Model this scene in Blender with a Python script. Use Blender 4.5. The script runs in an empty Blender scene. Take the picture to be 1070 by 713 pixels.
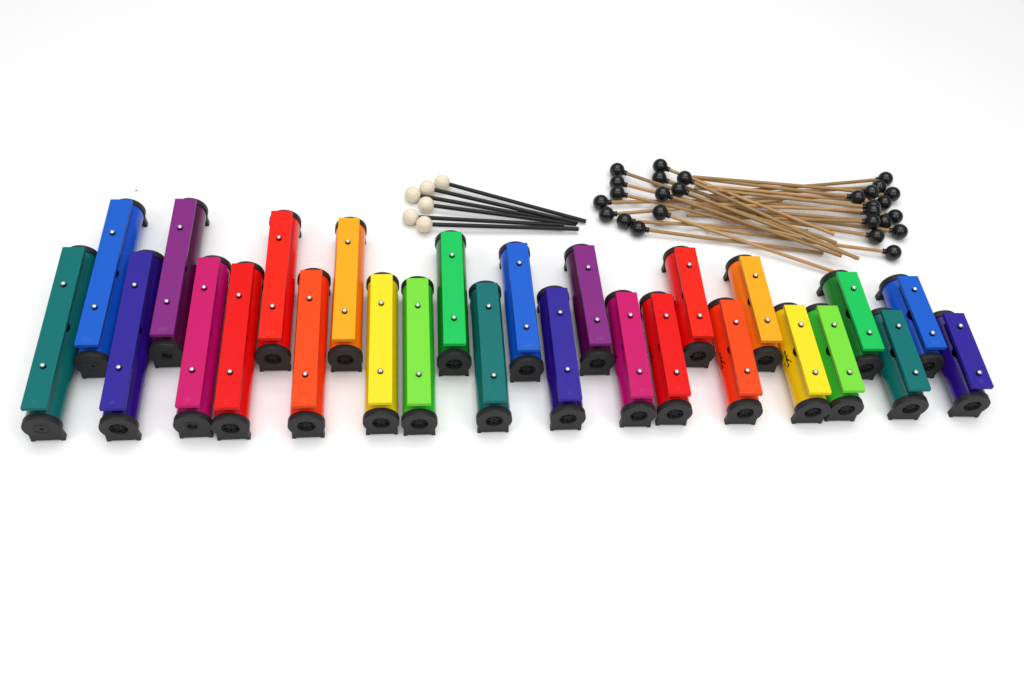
import bpy, bmesh, math, random
from mathutils import Matrix, Vector
S = bpy.context.scene
COL = S.collection
random.seed(4)
PI = math.pi

# ------------------------------------------------------------------ helpers
def new_mesh_obj(name, bm, mat, parent=None, smooth=False):
    me = bpy.data.meshes.new(name)
    bm.normal_update(); bm.to_mesh(me); bm.free()
    if smooth:
        for p in me.polygons: p.use_smooth = True
    me.materials.append(mat)
    return link(name, me, parent)

def link(name, me, parent=None):
    o = bpy.data.objects.new(name, me); COL.objects.link(o)
    if parent: o.parent = parent
    return o

def empty(name, loc=(0, 0, 0), label=None, cat=None, group=None):
    o = bpy.data.objects.new(name, None); COL.objects.link(o)
    o.location = loc; o.empty_display_size = .02
    if label: o['label'] = label
    if cat: o['category'] = cat
    if group: o['group'] = group
    return o

def lathe(bm, prof, seg=32, axis='Z', off=(0, 0, 0)):
    """revolve (radius, height) pairs about an axis"""
    rings = []
    for r, h in prof:
        if r < 1e-7:
            co = (0, 0, h); rings.append([bm.verts.new(ax(co, axis, off))])
        else:
            rings.append([bm.verts.new(ax((r*math.cos(2*PI*k/seg), r*math.sin(2*PI*k/seg), h), axis, off)) for k in range(seg)])
    for a, b in zip(rings, rings[1:]):
        for k in range(seg):
            k2 = (k+1) % seg
            if len(a) == 1 and len(b) == 1: continue
            if len(a) == 1: bm.faces.new((a[0], b[k2], b[k]))
            elif len(b) == 1: bm.faces.new((a[k], a[k2], b[0]))
            else: bm.faces.new((a[k], a[k2], b[k2], b[k]))
    bmesh.ops.recalc_face_normals(bm, faces=bm.faces)

def ax(co, axis, off):
    x, y, z = co
    if axis == 'Y': x, y, z = x, z, y
    elif axis == 'X': x, y, z = z, x, y
    return (x+off[0], y+off[1], z+off[2])

def box(bm, x0, x1, y0, y1, z0, z1, bev=0, seg=2):
    r = bmesh.ops.create_cube(bm, size=1)
    for v in r['verts']:
        v.co = Vector((x0+(v.co.x+.5)*(x1-x0), y0+(v.co.y+.5)*(y1-y0), z0+(v.co.z+.5)*(z1-z0)))
    if bev:
        es = {e for v in r['verts'] for e in v.link_edges}
        bmesh.ops.bevel(bm, geom=list(es), offset=bev, segments=seg, profile=.5, affect='EDGES')

def smooth_by_angle(me, deg=35):
    bm = bmesh.new(); bm.from_mesh(me)
    for f in bm.faces: f.smooth = True
    for e in bm.edges:
        e.smooth = len(e.link_faces) == 2 and e.calc_face_angle(0) < math.radians(deg)
    bm.to_mesh(me); bm.free()

def evaluated_mesh(o):
    dg = bpy.context.evaluated_depsgraph_get(); dg.update()
    return bpy.data.meshes.new_from_object(o.evaluated_get(dg))

# ------------------------------------------------------------------ materials
def lin(c): return tuple(((x/255)/12.92 if x/255 <= .04045 else ((x/255+.055)/1.055)**2.4) for x in c)

def material(name):
    m = bpy.data.materials.new(name); m.use_nodes = True
    nt = m.node_tree; b = nt.nodes['Principled BSDF']
    return m, nt, b

def noise(nt, scale, detail=3, coord='Object', stretch=None):
    tc = nt.nodes.new('ShaderNodeTexCoord'); n = nt.nodes.new('ShaderNodeTexNoise')
    n.inputs['Scale'].default_value = scale; n.inputs['Detail'].default_value = detail
    if stretch:
        mp = nt.nodes.new('ShaderNodeMapping'); mp.inputs['Scale'].default_value = stretch
        nt.links.new(tc.outputs[coord], mp.inputs['Vector']); nt.links.new(mp.outputs['Vector'], n.inputs['Vector'])
    else:
        nt.links.new(tc.outputs[coord], n.inputs['Vector'])
    return n

def ramp(nt, src, stops):
    r = nt.nodes.new('ShaderNodeValToRGB')
    el = r.color_ramp.elements
    while len(el) < len(stops): el.new(.5)
    for e, (p, c) in zip(el, stops): e.position = p; e.color = (*c, 1)
    nt.links.new(src, r.inputs['Fac'])
    return r.outputs['Color']

def bump(nt, b, src, strength, dist):
    bp = nt.nodes.new('ShaderNodeBump'); bp.inputs['Strength'].default_value = strength
    bp.inputs['Distance'].default_value = dist
    nt.links.new(src, bp.inputs['Height']); nt.links.new(bp.outputs['Normal'], b.inputs['Normal'])

def paint(name, rgb, rough, spec, var=.05, bumps=.12, nscale=900, coat=0, gain=0, rvar=0):
    m, nt, b = material(name)
    c = tuple(max(.0025, (x-.010)*gain) for x in lin(rgb)) if gain else lin(rgb)
    n = noise(nt, nscale, 2)
    lo = tuple(max(0, x*(1-var)) for x in c); hi = tuple(min(1, x*(1+var)+.002) for x in c)
    nt.links.new(ramp(nt, n.outputs['Fac'], [(.3, lo), (.7, hi)]), b.inputs['Base Color'])
    b.inputs['Roughness'].default_value = rough
    b.inputs['Specular IOR Level'].default_value = spec
    if rvar:                                                  # handling marks: patches a little more or less shiny
        rn = noise(nt, 55, 4, stretch=(3, .6, 1))
        nt.links.new(ramp(nt, rn.outputs['Fac'], [(.32, (rough-rvar,)*3), (.68, (rough+rvar,)*3)]), b.inputs['Roughness'])
    b.inputs['Coat Weight'].default_value = coat
    b.inputs['Coat Roughness'].default_value = .12
    if bumps: bump(nt, b, n.outputs['Fac'], bumps, .0002)
    return m

BLACK = paint('black_plastic', (39, 39, 40), .5, .26, .14, .25, 1200)
RUBBER = paint('black_rubber', (14, 14, 15), .6, .2, .1, .1)
BALL = paint('black_gloss_ball', (20, 20, 22), .22, .45, .1, 0)
INK = paint('black_ink', (14, 12, 14), .5, .3, .1, 0)
SPACER = paint('grey_felt', (120, 118, 120), .9, .2, .1, 0)
BSTICK = paint('black_stick', (30, 30, 31), .45, .25, .1, .1)

m, nt, b = material('bright_steel')
b.inputs['Base Color'].default_value = (.86, .87, .9, 1); b.inputs['Metallic'].default_value = 1
n = noise(nt, 700, 2); nt.links.new(ramp(nt, n.outputs['Fac'], [(.3, (.28,)*3), (.7, (.4,)*3)]), b.inputs['Roughness'])
STEEL = m

m, nt, b = material('pale_wood')
n = noise(nt, 60, 4, stretch=(1, 8, 8))
nt.links.new(ramp(nt, n.outputs['Fac'], [(.3, lin((221, 208, 182))), (.55, lin((234, 223, 200))), (.75, lin((238, 229, 208)))]), b.inputs['Base Color'])
b.inputs['Roughness'].default_value = .62; b.inputs['Specular IOR Level'].default_value = .27
bump(nt, b, n.outputs['Fac'], .1, .0003)
CREAM = m

m, nt, b = material('brown_wood_stick')
n = noise(nt, 45, 5, stretch=(1, 22, 22)); n2 = noise(nt, 14, 2)
oi = nt.nodes.new('ShaderNodeObjectInfo')
c1 = ramp(nt, n.outputs['Fac'], [(.28, lin((166, 122, 78))), (.5, lin((192, 150, 103))), (.72, lin((206, 165, 117)))])
c2 = ramp(nt, n.outputs['Fac'], [(.28, lin((136, 104, 60))), (.5, lin((148, 117, 72))), (.72, lin((164, 133, 86)))])
mx = nt.nodes.new('ShaderNodeMix'); mx.data_type = 'RGBA'
nt.links.new(oi.outputs['Random'], mx.inputs['Factor']); nt.links.new(c1, mx.inputs['A']); nt.links.new(c2, mx.inputs['B'])
nt.links.new(mx.outputs['Result'], b.inputs['Base Color'])
b.inputs['Roughness'].default_value = .5; b.inputs['Specular IOR Level'].default_value = .3
bump(nt, b, n.outputs['Fac'], .25, .0004)
TAN = m

m, nt, b = material('white_sheet')
n = noise(nt, 3.5, 3); n2 = noise(nt, 260, 3)
nt.links.new(ramp(nt, n.outputs['Fac'], [(.3, (.905, .905, .91)), (.7, (.92, .92, .92))]), b.inputs['Base Color'])
b.inputs['Roughness'].default_value = .33; b.inputs['Specular IOR Level'].default_value = .35
bump(nt, b, n2.outputs['Fac'], .03, .0003)
SHEET = m

CRUMB = paint('brown_crumb', (150, 92, 52), .8, .2, .2, 0)

# hue -> (painted metal plate, plastic tube)
HUES = {
    'teal':    ((0, 117, 115), (0, 106, 102)),
    'blue':    ((38, 100, 208), (14, 88, 206)),
    'indigo':  ((58, 48, 156), (48, 20, 124)),
    'purple':  ((136, 50, 132), (88, 22, 72)),
    'magenta': ((206, 34, 110), (184, 4, 112)),
    'red':     ((238, 26, 26), (226, 4, 4)),
    'scarlet': ((244, 44, 16), (234, 16, 4)),
    'orange':  ((248, 80, 32), (246, 58, 4)),
    'amber':   ((250, 176, 38), (250, 124, 6)),
    'yellow':  ((250, 230, 46), (232, 196, 28)),
    'lime':    ((126, 226, 68), (54, 186, 52)),
    'green':   ((36, 202, 96), (14, 124, 44)),
}
PLATE, TUBE, STAMP = {}, {}, {}
for hue, (pc, tcx) in HUES.items():
    PLATE[hue] = paint('painted_plate_'+hue, pc, .46, .16, .05, .1, 1100, gain=.86, rvar=.1)
    TUBE[hue] = paint('plastic_tube_'+hue, tcx, .24, .4, .03, 0, gain=1.02, rvar=.03)
    STAMP[hue] = paint('stamped_letter_'+hue, tuple(int(x+(255-x)*.11) for x in pc), .5, .22, 0, 0, gain=.84)

# ------------------------------------------------------------------ chime bar parts
W, H, G = .030, .065, .0068          # plate width, plate top height, plate end to cap face
T = .0062                             # plate thickness
RC, RT, ZC = .0232, .0214, .0277      # cap radius, tube radius, axis height
CD = .0092                            # cap depth
GB = .0165                            # plate end to cap face at the far end

def cap_outline(n=56):
    pts = [(-.0207, 0), (-.0158, 0), (-.0152, .0024), (.0152, .0024), (.0158, 0), (.0207, 0), (.0204, .0035), (.0196, .0148)]
    a0 = math.atan2(.0155-ZC, math.sqrt(RC**2-(.0155-ZC)**2)); a1 = PI-a0
    for k in range(n+1):
        a = a0+(a1-a0)*k/n
        pts.append((RC*math.cos(a), ZC+RC*math.sin(a)))
    pts += [(-.0196, .0148), (-.0204, .0035)]
    return pts

def cap_mesh(hole):
    cu = bpy.data.curves.new('end_cap', 'CURVE'); cu.dimensions = '2D'; cu.fill_mode = 'BOTH'
    bv = .0006
    cu.extrude = CD/2-bv; cu.bevel_depth = bv; cu.bevel_resolution = 2; cu.offset = -bv
    for pts in (cap_outline(), [(hole*math.cos(2*PI*k/40), ZC+hole*math.sin(2*PI*k/40)) for k in range(40)]):
        sp = cu.splines.new('POLY'); sp.points.add(len(pts)-1); sp.use_cyclic_u = True
        for p, (x, y) in zip(sp.points, pts): p.co = (x, y, 0, 1)
    o = bpy.data.objects.new('tmp', cu); COL.objects.link(o)
    me = evaluated_mesh(o); bpy.data.objects.remove(o)
    me.transform(Matrix.Rotation(PI/2, 4, 'X'))
    smooth_by_angle(me, 40); me.name = 'end_cap'
    me.materials.clear(); me.materials.append(BLACK)
    return me

def ring_bm(bm, r0, r1, y0, y1, seg=40):
    lathe(bm, [(r0, y0), (r1, y0), (r1, y1), (r0, y1), (r0, y0)], seg, 'Y', (0, 0, ZC))

def grille_mesh(r):
    """recessed spoked insert of the open caps"""
    bm = bmesh.new()
    ring_bm(bm, r*.93, r*1.04, -CD/2+.0026, -CD/2+.0046); ring_bm(bm, r*.16, r*.25, -CD/2+.0026, -CD/2+.0046)
    for k in range(12):
        a = 2*PI*(k+.5)/12
        prev = None
        for j in range(7):
            t = j/6; rr = r*(.22+.74*t); aa = a+.22*t*t*(1 if k % 2 else -1)
            c = Vector((rr*math.cos(aa), 0, ZC+rr*math.sin(aa)))
            nrm = Vector((-math.sin(aa), 0, math.cos(aa)))*.00042
            q = [bm.verts.new(c+nrm+Vector((0, -CD/2+.0026, 0))), bm.verts.new(c-nrm+Vector((0, -CD/2+.0026, 0))),
                 bm.verts.new(c-nrm+Vector((0, -CD/2+.0046, 0))), bm.verts.new(c+nrm+Vector((0, -CD/2+.0046, 0)))]
            if prev:
                for i in range(4): bm.faces.new((prev[i], prev[(i+1) % 4], q[(i+1) % 4], q[i]))
            prev = q
    bmesh.ops.recalc_face_normals(bm, faces=bm.faces)
    lathe(bm, [(0, CD/2-.001), (r*1.04, CD/2-.001), (r*1.04, CD/2-.0004), (0, CD/2-.0004)], 32, 'Y', (0, 0, ZC))  # added black backing disc, stands for the shade inside the tube
    me = bpy.data.meshes.new('grille'); bm.to_mesh(me); bm.free(); smooth_by_angle(me, 40)
    me.materials.append(BLACK)
    return me

def collar_mesh(r0, r1):
    """faint raised ring moulded round the small holes"""
    bm = bmesh.new()
    ring_bm(bm, r0, r1, -CD/2-.0004, -CD/2+.001)
    me = bpy.data.meshes.new('collar'); bm.to_mesh(me); bm.free(); smooth_by_angle(me, 40)
    me.materials.append(BLACK)
    return me

CAPS = {'open': cap_mesh(.0113), 'medium': cap_mesh(.0066), 'small': cap_mesh(.0022)}
GRILLE = {'open': grille_mesh(.0113), 'medium': grille_mesh(.0066)}
COLLAR = {'medium': collar_mesh(.0092, .0097), 'small': collar_mesh(.0088, .0093)}

def screw_meshes():
    bm = bmesh.new()
    lathe(bm, [(0, .0024), (.0031, .0024), (.0031, .0036), (.0030, .0044), (.0023, .0052), (.0011, .0056), (.0006, .0049), (0, .0047)], 24)
    me = bpy.data.meshes.new('screw'); bm.to_mesh(me); bm.free(); smooth_by_angle(me, 50); me.materials.append(STEEL)
    bm = bmesh.new()
    lathe(bm, [(0, 0), (.0035, 0), (.0037, .0004), (.0037, .0022), (.0034, .0028), (0, .0028)], 24)
    mw = bpy.data.meshes.new('washer'); bm.to_mesh(mw); bm.free(); smooth_by_angle(mw, 50); mw.materials.append(RUBBER)
    bm = bmesh.new()
    lathe(bm, [(0, 0), (.0042, 0), (.0042, 1), (0, 1)], 20)
    ms = bpy.data.meshes.new('spacer'); bm.to_mesh(ms); bm.free(); smooth_by_angle(ms, 50); ms.materials.append(RUBBER)
    return me, mw, ms
SCREW, WASHER, SPACER_ME = screw_meshes()

def tube_mesh(y0, y1, yh, rh, mat):
    bm = bmesh.new()
    ri = RT-.0022
    lathe(bm, [(ri, y0), (RT, y0), (RT, y1), (ri, y1), (ri, y0)], 72, 'Y', (0, 0, ZC))
    bmesh.ops.remove_doubles(bm, verts=bm.verts, dist=1e-6)
    bmesh.ops.recalc_face_normals(bm, faces=bm.faces)
    me = bpy.data.meshes.new('tube'); bm.to_mesh(me); bm.free()
    o = bpy.data.objects.new('tmp', me); COL.objects.link(o)
    bm = bmesh.new(); lathe(bm, [(0, ZC+.01), (rh, ZC+.01), (rh, ZC+.04), (0, ZC+.04)], 40, 'Z', (0, yh, 0))
    mc = bpy.data.meshes.new('cut'); bm.to_mesh(mc); bm.free()
    c = bpy.data.objects.new('cut', mc); COL.objects.link(c)
    md = o.modifiers.new('b', 'BOOLEAN'); md.object = c; md.operation = 'DIFFERENCE'; md.solver = 'EXACT'
    out = evaluated_mesh(o)
    bpy.data.objects.remove(o); bpy.data.objects.remove(c)
    smooth_by_angle(out, 30); out.name = 'tube'
    out.materials.clear(); out.materials.append(mat)
    return out

def letter_mesh(txt, mat):
    cu = bpy.data.curves.new('letter', 'FONT'); cu.body = txt; cu.size = .0095; cu.align_x = 'CENTER'
    cu.extrude = .00008
    o = bpy.data.objects.new('tmp', cu); COL.objects.link(o)
    me = evaluated_mesh(o); bpy.data.objects.remove(o)
    me.name = 'note_letter'; me.materials.clear(); me.materials.append(mat)
    return me

# the black script printed on the tube's side: strokes as (along tube, degrees round from the top to the left)
SCRIPT = [
    [(0.0206, 64.9), (0.0145, 66.5), (0.0100, 66.0), (0.0070, 68.0)],
    [(0.0070, 68.0), (0.0030, 59.0), (-0.0021, 49.4)],
    [(0.0080, 67.0), (0.0025, 66.5), (-0.0017, 66.1), (-0.0048, 64.6), (-0.0054, 70.8), (-0.0035, 73.0)],
    [(0.0100, 66.0), (0.0106, 57.8)],
    [(0.0040, 80.0), (0.0019, 83.5), (-0.0005, 83.0)],
    [(0.0065, 66.5), (0.0055, 70.0)],
]
def script_mesh(yh, turn):
    bm = bmesh.new(); r = RT+.00012
    for st in SCRIPT:
        pts = []
        for (a, b) in zip(st, st[1:]):
            for k in range(6): pts.append((a[0]+(b[0]-a[0])*k/6, a[1]+(b[1]-a[1])*k/6))
        pts.append(st[-1]); prev = None
        for i, (y, d) in enumerate(pts):
            y2, d2 = pts[min(i+1, len(pts)-1)]; y1, d1 = pts[max(i-1, 0)]
            ty, td = y2-y1, (d2-d1)*PI/180*r; l = math.hypot(ty, td) or 1
            w = .0009*(1+.3*math.sin(i*.5))
            q = []
            for s in (-1, 1):
                yy = y+s*w*(-td/l); dd = (d+turn)*PI/180+s*w*(ty/l)/r
                q.append(bm.verts.new((-r*math.sin(dd), yh+yy, ZC+r*math.cos(dd))))
            if prev: bm.faces.new((prev[0], prev[1], q[1], q[0]))
            prev = q
    me = bpy.data.meshes.new('printed_script')
    bmesh.ops.recalc_face_normals(bm, faces=bm.faces); bm.to_mesh(me); bm.free(); me.materials.append(INK)
    return me

# front end of the plate (x, y), turn, plate length, far screw, near screw
PLACES = [
    (-0.5642, 0.5955, -0.1799, 0.2652, 0.1980, 0.0641),
    (-0.5365, 0.6964, -0.1666, 0.2628, 0.1969, 0.0631),
    (-0.4732, 0.6078, -0.1810, 0.2587, 0.1975, 0.0618),
    (-0.4496, 0.7260, -0.1700, 0.2490, 0.1913, 0.0556),
    (-0.3857, 0.6239, -0.1723, 0.2457, 0.1904, 0.0550),
    (-0.3386, 0.6272, -0.1738, 0.2382, 0.1806, 0.0549),
    (-0.3126, 0.7398, -0.1682, 0.2328, 0.1790, 0.0540),
    (-0.2465, 0.6425, -0.1746, 0.2248, 0.1744, 0.0490),
    (-0.2188, 0.7519, -0.1597, 0.2214, 0.1745, 0.0481),
    (-0.1546, 0.6600, -0.1625, 0.2136, 0.1625, 0.0497),
    (-0.1063, 0.6654, -0.1608, 0.2082, 0.1601, 0.0465),
    (-0.0742, 0.7652, -0.1519, 0.2036, 0.1579, 0.0442),
    (-0.0120, 0.6825, -0.1628, 0.1972, 0.1551, 0.0403),
    (0.0233, 0.7689, -0.1681, 0.1930, 0.1539, 0.0396),
    (0.0828, 0.6987, -0.1602, 0.1862, 0.1419, 0.0469),
    (0.1177, 0.7932, -0.1692, 0.1790, 0.1358, 0.0409),
    (0.1750, 0.7160, -0.1424, 0.1749, 0.1338, 0.0397),
    (0.2229, 0.7254, -0.1357, 0.1702, 0.1304, 0.0360),
    (0.2563, 0.8261, -0.1313, 0.1640, 0.1295, 0.0356),
    (0.3168, 0.7395, -0.1282, 0.1587, 0.1195, 0.0374),
    (0.3505, 0.8319, -0.1379, 0.1552, 0.1182, 0.0364),
    (0.4084, 0.7536, -0.1444, 0.1492, 0.1147, 0.0341),
    (0.4542, 0.7635, -0.1409, 0.1449, 0.1112, 0.0308),
    (0.4907, 0.8383, -0.1460, 0.1399, 0.1089, 0.0288),
    (0.5439, 0.7782, -0.1353, 0.1356, 0.1070, 0.0282),
    (0.5793, 0.8536, -0.1465, 0.1301, 0.1047, 0.0250),
    (0.6307, 0.7943, -0.1217, 0.1273, 0.1037, 0.0236),
]
KINDS = ['teal', 'blue', 'indigo', 'purple', 'magenta', 'red', 'scarlet', 'orange', 'amber', 'yellow', 'lime', 'green',
         'teal', 'blue', 'indigo', 'purple', 'magenta', 'red', 'scarlet', 'orange', 'amber', 'yellow', 'lime', 'green',
         'teal', 'blue', 'indigo']
NOTES = ['G', 'G#', 'A', 'A#', 'B', 'C', 'C#', 'D', 'D#', 'E', 'F', 'F#']
LABELS = [
    'longest chime bar, teal, at the left end of the row, its cap with a pinhole',
    'long blue chime bar in the back row beside the longest teal bar',
    'long indigo chime bar between the long blue and the long purple back row bars',
    'long purple chime bar in the back row with a medium hole in its cap',
    'long magenta chime bar touching the long red bar, with a medium hole in its cap',
    'long red chime bar in the front row touching the long magenta bar',
    'long scarlet chime bar in the back row between long red and long orange bars',
    'long orange chime bar in the front row between scarlet and amber back row bars',
    'long amber chime bar in the back row, pointing straight away beside the longer yellow bar',
    'longer yellow chime bar in the front row, touching the longer lime bar',
    'longer lime chime bar in the front row, between yellow bar and green back row bar',
    'longer green chime bar just below the cream-headed mallets',
    'mid-length teal chime bar in the middle, between green and blue back row bars',
    'mid-length blue chime bar in the back row right of the middle teal bar',
    'mid-length indigo chime bar in the front row between blue and purple bars',
    'shorter purple chime bar in the back row, leaning left, below the gap between mallet groups',
    'shorter magenta chime bar in the front row touching the shorter red bar',
    'shorter red chime bar in the front row beside the shorter magenta bar',
    'shorter scarlet chime bar in the back row below the tan mallet sticks',
    'shorter orange chime bar in the front row with black script on its tube',
    'shorter amber chime bar in the back row beside the shorter yellow bar',
    'shorter yellow chime bar in the front row with black script on its tube',
    'shorter lime chime bar touching the shorter yellow bar',
    'shorter green chime bar in the back row with a tan stick end behind its cap',
    'shortest teal chime bar, in the front row near the right end',
    'shortest blue chime bar, last of the back row',
    'shortest chime bar of all, indigo, at the right end of the row',
]
for i, (x, y, th, L, t1, t2) in enumerate(PLACES):
    hue = KINDS[i]
    root = empty('chime_bar', (x, y, 0), LABELS[i], 'chime bar', 'coloured chime bars laid in two staggered rows')
    root.rotation_euler = (0, 0, -th)
    yh = L/2+.005
    tube = link('tube', tube_mesh(-G+.0016, L+GB-.0016, yh, .0126, TUBE[hue]), root)
    if i in (16, 17, 18, 19, 21): link('printed_script', script_mesh(yh-(.0165 if i == 19 else .0105), {16: 10, 17: 10, 18: 12, 19: 4}.get(i, 0)), tube)
    bm = bmesh.new(); box(bm, -W/2, W/2, 0, L, H-T, H, .0006)
    plate = new_mesh_obj('plate', bm, PLATE[hue], root)
    tx = link('note_letter', letter_mesh(NOTES[i % 12], STAMP[hue]), plate)
    tx.location = (0, .0055, H+.00006)
    for t in (t1-.0026, t2-.0026):
        s = link('screw', SCREW, root); s.location = (0, t, H); s.rotation_euler.z = random.uniform(0, 3)
        link('washer', WASHER, s)
        sp = link('spacer', SPACER_ME, root); sp.location = (0, t, ZC+RT-.0008); sp.scale.z = H-T-(ZC+RT-.0008)-.0002
    kind = 'small' if i < 2 else 'medium' if i in (3, 4) else 'open'
    for front in (True, False):
        k = kind if front else 'open'
        c = link('end_cap', CAPS[k], root)
        c.location = (0, -G+CD/2, 0) if front else (0, L+GB-CD/2, 0)
        if not front: c.rotation_euler.z = PI
        if k in GRILLE: link('grille', GRILLE[k], c)
        if k in COLLAR: link('collar', COLLAR[k], c)

# ------------------------------------------------------------------ mallets
MALLETS = {
    'L7': ((0.1744, 1.0684, 0.0123), (0.4648, 1.0682, 0.0055)),
    'L6': ((0.1528, 1.0817, 0.0123), (0.4451, 1.1131, 0.0055)),
    'L4': ((0.1144, 1.1170, 0.0123), (0.4096, 1.1772, 0.0055)),
    'R12': ((0.5920, 1.1283, 0.0123), (0.2982, 1.1412, 0.0055)),
    'R10': ((0.5689, 1.1450, 0.0135), (0.2751, 1.1348, 0.0097)),
    'R11': ((0.5888, 1.1601, 0.0134), (0.2948, 1.1599, 0.0110)),
    'R2': ((0.5731, 1.2282, 0.0124), (0.2859, 1.1652, 0.0076)),
    'R5': ((0.5926, 1.2123, 0.0143), (0.3054, 1.1496, 0.0154)),
    'R1': ((0.5871, 1.2503, 0.0123), (0.3025, 1.1766, 0.0055)),
    'L5': ((0.1240, 1.0912, 0.0123), (0.4051, 1.1658, 0.0161)),
    'R14': ((0.5741, 1.0796, 0.0125), (0.2803, 1.0887, 0.0117)),
    'R13': ((0.5516, 1.1100, 0.0134), (0.2581, 1.1265, 0.0179)),
    'R9': ((0.5440, 1.1301, 0.0245), (0.2509, 1.1082, 0.0149)),
    'R8': ((0.5483, 1.1552, 0.0244), (0.2552, 1.1328, 0.0177)),
    'R6': ((0.5752, 1.1893, 0.0143), (0.2818, 1.1698, 0.0243)),
    'R7': ((0.5492, 1.1629, 0.0251), (0.2626, 1.1635, 0.0237)),
    'R4': ((0.5258, 1.1796, 0.0276), (0.2406, 1.2042, 0.0076)),
    'R3': ((0.5511, 1.1979, 0.0259), (0.2627, 1.1993, 0.0140)),
    'L2': ((0.1394, 1.1667, 0.0123), (0.4245, 1.0950, 0.0260)),
    'L10': ((0.2078, 1.1886, 0.0123), (0.4798, 1.0725, 0.0260)),
    'L3': ((0.1400, 1.1422, 0.0123), (0.4262, 1.0750, 0.0260)),
    'L1': ((0.1387, 1.1963, 0.0123), (0.4212, 1.0875, 0.0260)),
    'L13': ((0.2094, 1.1332, 0.0300), (0.4853, 1.0485, 0.0234)),
    'L12': ((0.2351, 1.1475, 0.0300), (0.5105, 1.0445, 0.0260)),
    'L9': ((0.2079, 1.2093, 0.0200), (0.4783, 1.0912, 0.0260)),
    'L8': ((0.2071, 1.1008, 0.0205), (0.4911, 1.0247, 0.0075)),
    'L11': ((0.2452, 1.1755, 0.0300), (0.5073, 1.0445, 0.0260)),
    'c': ((-0.1798, 1.0861, 0.0126), (0.0572, 1.0727, 0.0057)),
    'd': ((-0.1561, 1.0670, 0.0129), (0.0783, 1.0673, 0.0074)),
    'b': ((-0.1595, 1.1033, 0.0133), (0.0805, 1.0675, 0.0109)),
    'a': ((-0.1383, 1.1208, 0.0126), (0.0932, 1.0781, 0.0057)),
    'e': ((-0.1757, 1.0376, 0.0127), (0.0588, 1.0609, 0.0086)),
    'f': ((-0.1524, 1.0229, 0.0150), (0.0822, 1.0564, 0.0087)),
}
def head_mesh(r, cream):
    bm = bmesh.new()
    prof = [(0, -r)]
    end = .25 if cream else .32
    n = 30
    a_end = math.asin(end)
    for k in range(1, n+1):
        a = PI-(PI-a_end)*k/n
        prof.append((r*math.sin(a), r*math.cos(a)))
    if cream:
        prof += [(r*.24, r*.94), (0, r*.94)]
    else:                                                     # moulded neck with two ribs
        n0 = r*.93
        prof += [(r*.36, n0+r*.06), (r*.37, n0+r*.16), (r*.31, n0+r*.2), (r*.31, n0+r*.28), (r*.36, n0+r*.32), (r*.36, n0+r*.42), (r*.30, n0+r*.46), (0, n0+r*.46)]
    lathe(bm, prof, 48, 'X')
    me = bpy.data.meshes.new('head'); bm.to_mesh(me); bm.free(); smooth_by_angle(me, 50)
    me.materials.append(CREAM if cream else BALL)
    return me

def stick_mesh(x0, x1, r, bend, mat, ch=.0004):
    bm = bmesh.new(); seg = 18; n = 14
    rings = []
    for k in range(n+1):
        t = k/n; xx = x0+(x1-x0)*t
        rr = r*(1+.025*math.sin(7*t+bend*900))
        dz = bend*math.sin(PI*t); dy = bend*.6*math.sin(2*PI*t)
        rings.append((xx, dy, dz, rr))
    rings.append((x1+ch, 0, 0, r-ch))
    vs = [[bm.verts.new((xx, dy+rr*math.cos(2*PI*k/seg), dz+rr*math.sin(2*PI*k/seg))) for k in range(seg)] for xx, dy, dz, rr in rings]
    for a, b in zip(vs, vs[1:]):
        for k in range(seg): bm.faces.new((a[k], b[k], b[(k+1) % seg], a[(k+1) % seg]))
    bm.faces.new(vs[-1]); bm.faces.new(vs[0][::-1])
    bmesh.ops.recalc_face_normals(bm, faces=bm.faces)
    me = bpy.data.meshes.new('stick'); bm.to_mesh(me); bm.free(); smooth_by_angle(me, 40)
    me.materials.append(mat)
    return me
RB, RCR = .0123, .0126
BHEAD, CHEAD = head_mesh(RB, False), head_mesh(RCR, True)
BLEN, CLEN = .294, .238
TSTICKS = [stick_mesh(RB*1.2, BLEN, .0028, bd, TAN) for bd in (0, .0007, -.0006, .0004)]
CSTICK = stick_mesh(RCR*.9, CLEN, .0032, 0, BSTICK)

def mallet(name, key, label, cat, group, head, stick, L0):
    h, t = (Vector(p) for p in MALLETS[key])
    d = t-h; L = d.length; X = d.normalized(); Y = Vector((0, 0, 1)).cross(X).normalized(); Z = X.cross(Y)
    root = empty(name, (0, 0, 0), label, cat, group)
    root.matrix_world = Matrix.Translation(h) @ Matrix((X, Y, Z)).transposed().to_4x4()
    hd = link('head', head, root)
    spin = random.uniform(0, 6)
    hd.rotation_euler.x = spin
    st = link('stick', stick, root); st.rotation_euler.x = spin*1.7; st.scale.x = L/L0
    return root

CL = {
    'a': 'cream-headed mallet with the topmost head of its group and a black stick',
    'b': 'cream-headed mallet with the second head from the top, black stick',
    'c': 'cream-headed mallet at upper left, its black stick running behind the fourth head',
    'd': 'cream-headed mallet, fourth head down, sitting just right of the upper left head',
    'e': 'cream-headed mallet with the leftmost head, its black stick ending short of the others',
    'f': 'cream-headed mallet with the lowest head, just above the green bar',
}
for k, lb in CL.items():
    r = mallet('mallet', k, lb, 'mallet', 'mallets with cream wooden heads and black sticks', CHEAD, CSTICK, CLEN)
    if k == 'd':
        bm = bmesh.new()
        lathe(bm, [(0, -.0003), (.0008, -.0003), (.0008, .0002), (0, .0003)], 10)
        pin = new_mesh_obj('pinhole', bm, INK, r)
        n = Vector((-.2, -.93, .1)).normalized()
        nl = (r.matrix_world.to_3x3().inverted() @ n).normalized()
        pin.matrix_local = Matrix.Translation(nl*RCR) @ nl.to_track_quat('Z', 'Y').to_matrix().to_4x4()
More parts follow.
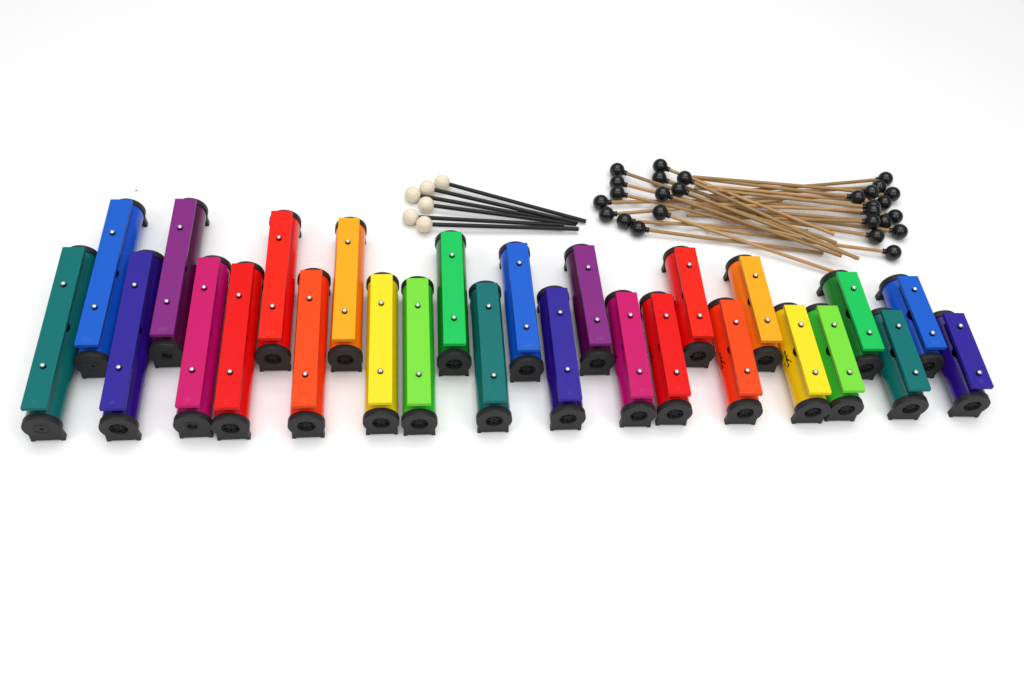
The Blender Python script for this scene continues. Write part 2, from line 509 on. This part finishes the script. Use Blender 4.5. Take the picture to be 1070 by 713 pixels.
BL = {
    'L1': 'black-headed mallet with the upper head of the left stack of three, tan stick',
    'L2': 'black-headed mallet with the middle head of the left stack of three, tan stick',
    'L3': 'black-headed mallet with the lower head of the left stack of three, tan stick',
    'L4': 'black-headed mallet with the head farthest left of all, almost level stick',
    'L5': 'black-headed mallet just below the leftmost black head, stick rising to the right',
    'L6': 'black-headed mallet second from the bottom of the left heads, nearly level stick',
    'L7': 'black-headed mallet with the lowest of the left heads, stick along the near edge',
    'L8': 'black-headed mallet alone below inner left heads, stick running to the green bar',
    'L9': 'black-headed mallet with the highest of the inner left heads, tan stick',
    'L10': 'black-headed mallet whose head sits right under the highest inner left head',
    'L11': 'black-headed mallet with the inner left head farthest right, its bare stick end reaching farthest',
    'L12': 'black-headed mallet with head below and touching the rightmost inner left head',
    'L13': 'black-headed mallet with the lower left head of the touching pair among inner left heads',
    'R1': 'black-headed mallet with the topmost head of the right group, stick sloping down left',
    'R2': 'black-headed mallet half hidden under the topmost right head, tan stick',
    'R3': 'black-headed mallet with head between half hidden top one and the leftmost right head',
    'R4': 'black-headed mallet with the head farthest left in the right group',
    'R5': 'black-headed mallet with a right head sticking out below the topmost one',
    'R6': 'black-headed mallet whose head nestles just left under the upper outlying right head',
    'R7': 'black-headed mallet whose head is mostly covered by the one in front, right group',
    'R8': 'black-headed mallet with a middle right head overlapping the mostly covered one',
    'R9': 'black-headed mallet whose head lies frontmost in the tight middle cluster of right heads',
    'R10': 'black-headed mallet with small visible head wedged between two middle right heads',
    'R11': 'black-headed mallet with a right head behind the wedged one, jutting out to the right',
    'R12': 'black-headed mallet with the head farthest right of all, tan stick',
    'R13': 'black-headed mallet with the second lowest right head, stick sloping up left',
    'R14': 'black-headed mallet with the lowest head of the right group, apart from the rest',
}
for j, (k, lb) in enumerate(BL.items()):
    mallet('mallet', k, lb, 'mallet', 'mallets with black rubber heads and tan sticks', BHEAD, TSTICKS[j % 4], BLEN)

# ------------------------------------------------------------------ crumb and floor
bm = bmesh.new(); bmesh.ops.create_icosphere(bm, subdivisions=2, radius=.0016)
for v in bm.verts: v.co *= random.uniform(.7, 1.15); v.co.z *= .6
cr = new_mesh_obj('crumb', bm, CRUMB, None, True)
cr.location = (-.6013, 1.0385, .0008); cr['label'] = 'tiny brown crumb lying on the white sheet behind the long blue bar'; cr['category'] = 'crumb'

bm = bmesh.new()
bmesh.ops.create_grid(bm, x_segments=8, y_segments=8, size=6)
fl = new_mesh_obj('floor', bm, SHEET); fl.location = (0, .8, 0); fl['kind'] = 'structure'

# ------------------------------------------------------------------ light
w = bpy.data.worlds.new('World'); S.world = w; w.use_nodes = True
bg = w.node_tree.nodes['Background']; bg.inputs['Color'].default_value = (1, 1, 1, 1); bg.inputs['Strength'].default_value = .27

def area(name, loc, target, sx, sy, power, col=(1, 1, 1)):
    l = bpy.data.lights.new(name, 'AREA'); l.shape = 'RECTANGLE'; l.size = sx; l.size_y = sy; l.energy = power; l.color = col
    o = bpy.data.objects.new(name, l); COL.objects.link(o); o.location = loc
    o.rotation_euler = (Vector(target)-Vector(loc)).to_track_quat('-Z', 'Y').to_euler()
    return o
for k, xx in enumerate((-1.25, .1, 1.45)):
    area('window_panel', (xx, -.15, 2.0), (0, .95, 0), .75, .8, 9.4)
for yy in (.7, 1.3, 1.9, 2.75):  # rearmost row is an added fill that brightens the far sheet
    area('ceiling_lamp', (0, yy, 3.3), (0, yy, 0), 3.4, .28, 21.5)

# ------------------------------------------------------------------ camera
cam = bpy.data.cameras.new('camera'); co = bpy.data.objects.new('camera', cam); COL.objects.link(co)
f, p, rl, hh = 1005.0018, .910450, .114110, 1.06967
cam.sensor_width = 36; cam.lens = f/1070*36; cam.clip_start = .02; cam.clip_end = 100
fw = Vector((0, math.cos(p), -math.sin(p))); rt = Vector((1, 0, 0)); up = rt.cross(fw)
rt2 = math.cos(rl)*rt+math.sin(rl)*up; up2 = -math.sin(rl)*rt+math.cos(rl)*up
co.matrix_world = Matrix.Translation((0, 0, hh)) @ Matrix((rt2, up2, -fw)).transposed().to_4x4()
S.camera = co

S.view_settings.view_transform = 'Standard'; S.view_settings.look = 'None'
S.view_settings.exposure = .06; S.view_settings.gamma = 1
S.render.engine = 'CYCLES'
S.cycles.use_denoising = True
S.cycles.max_bounces = 8
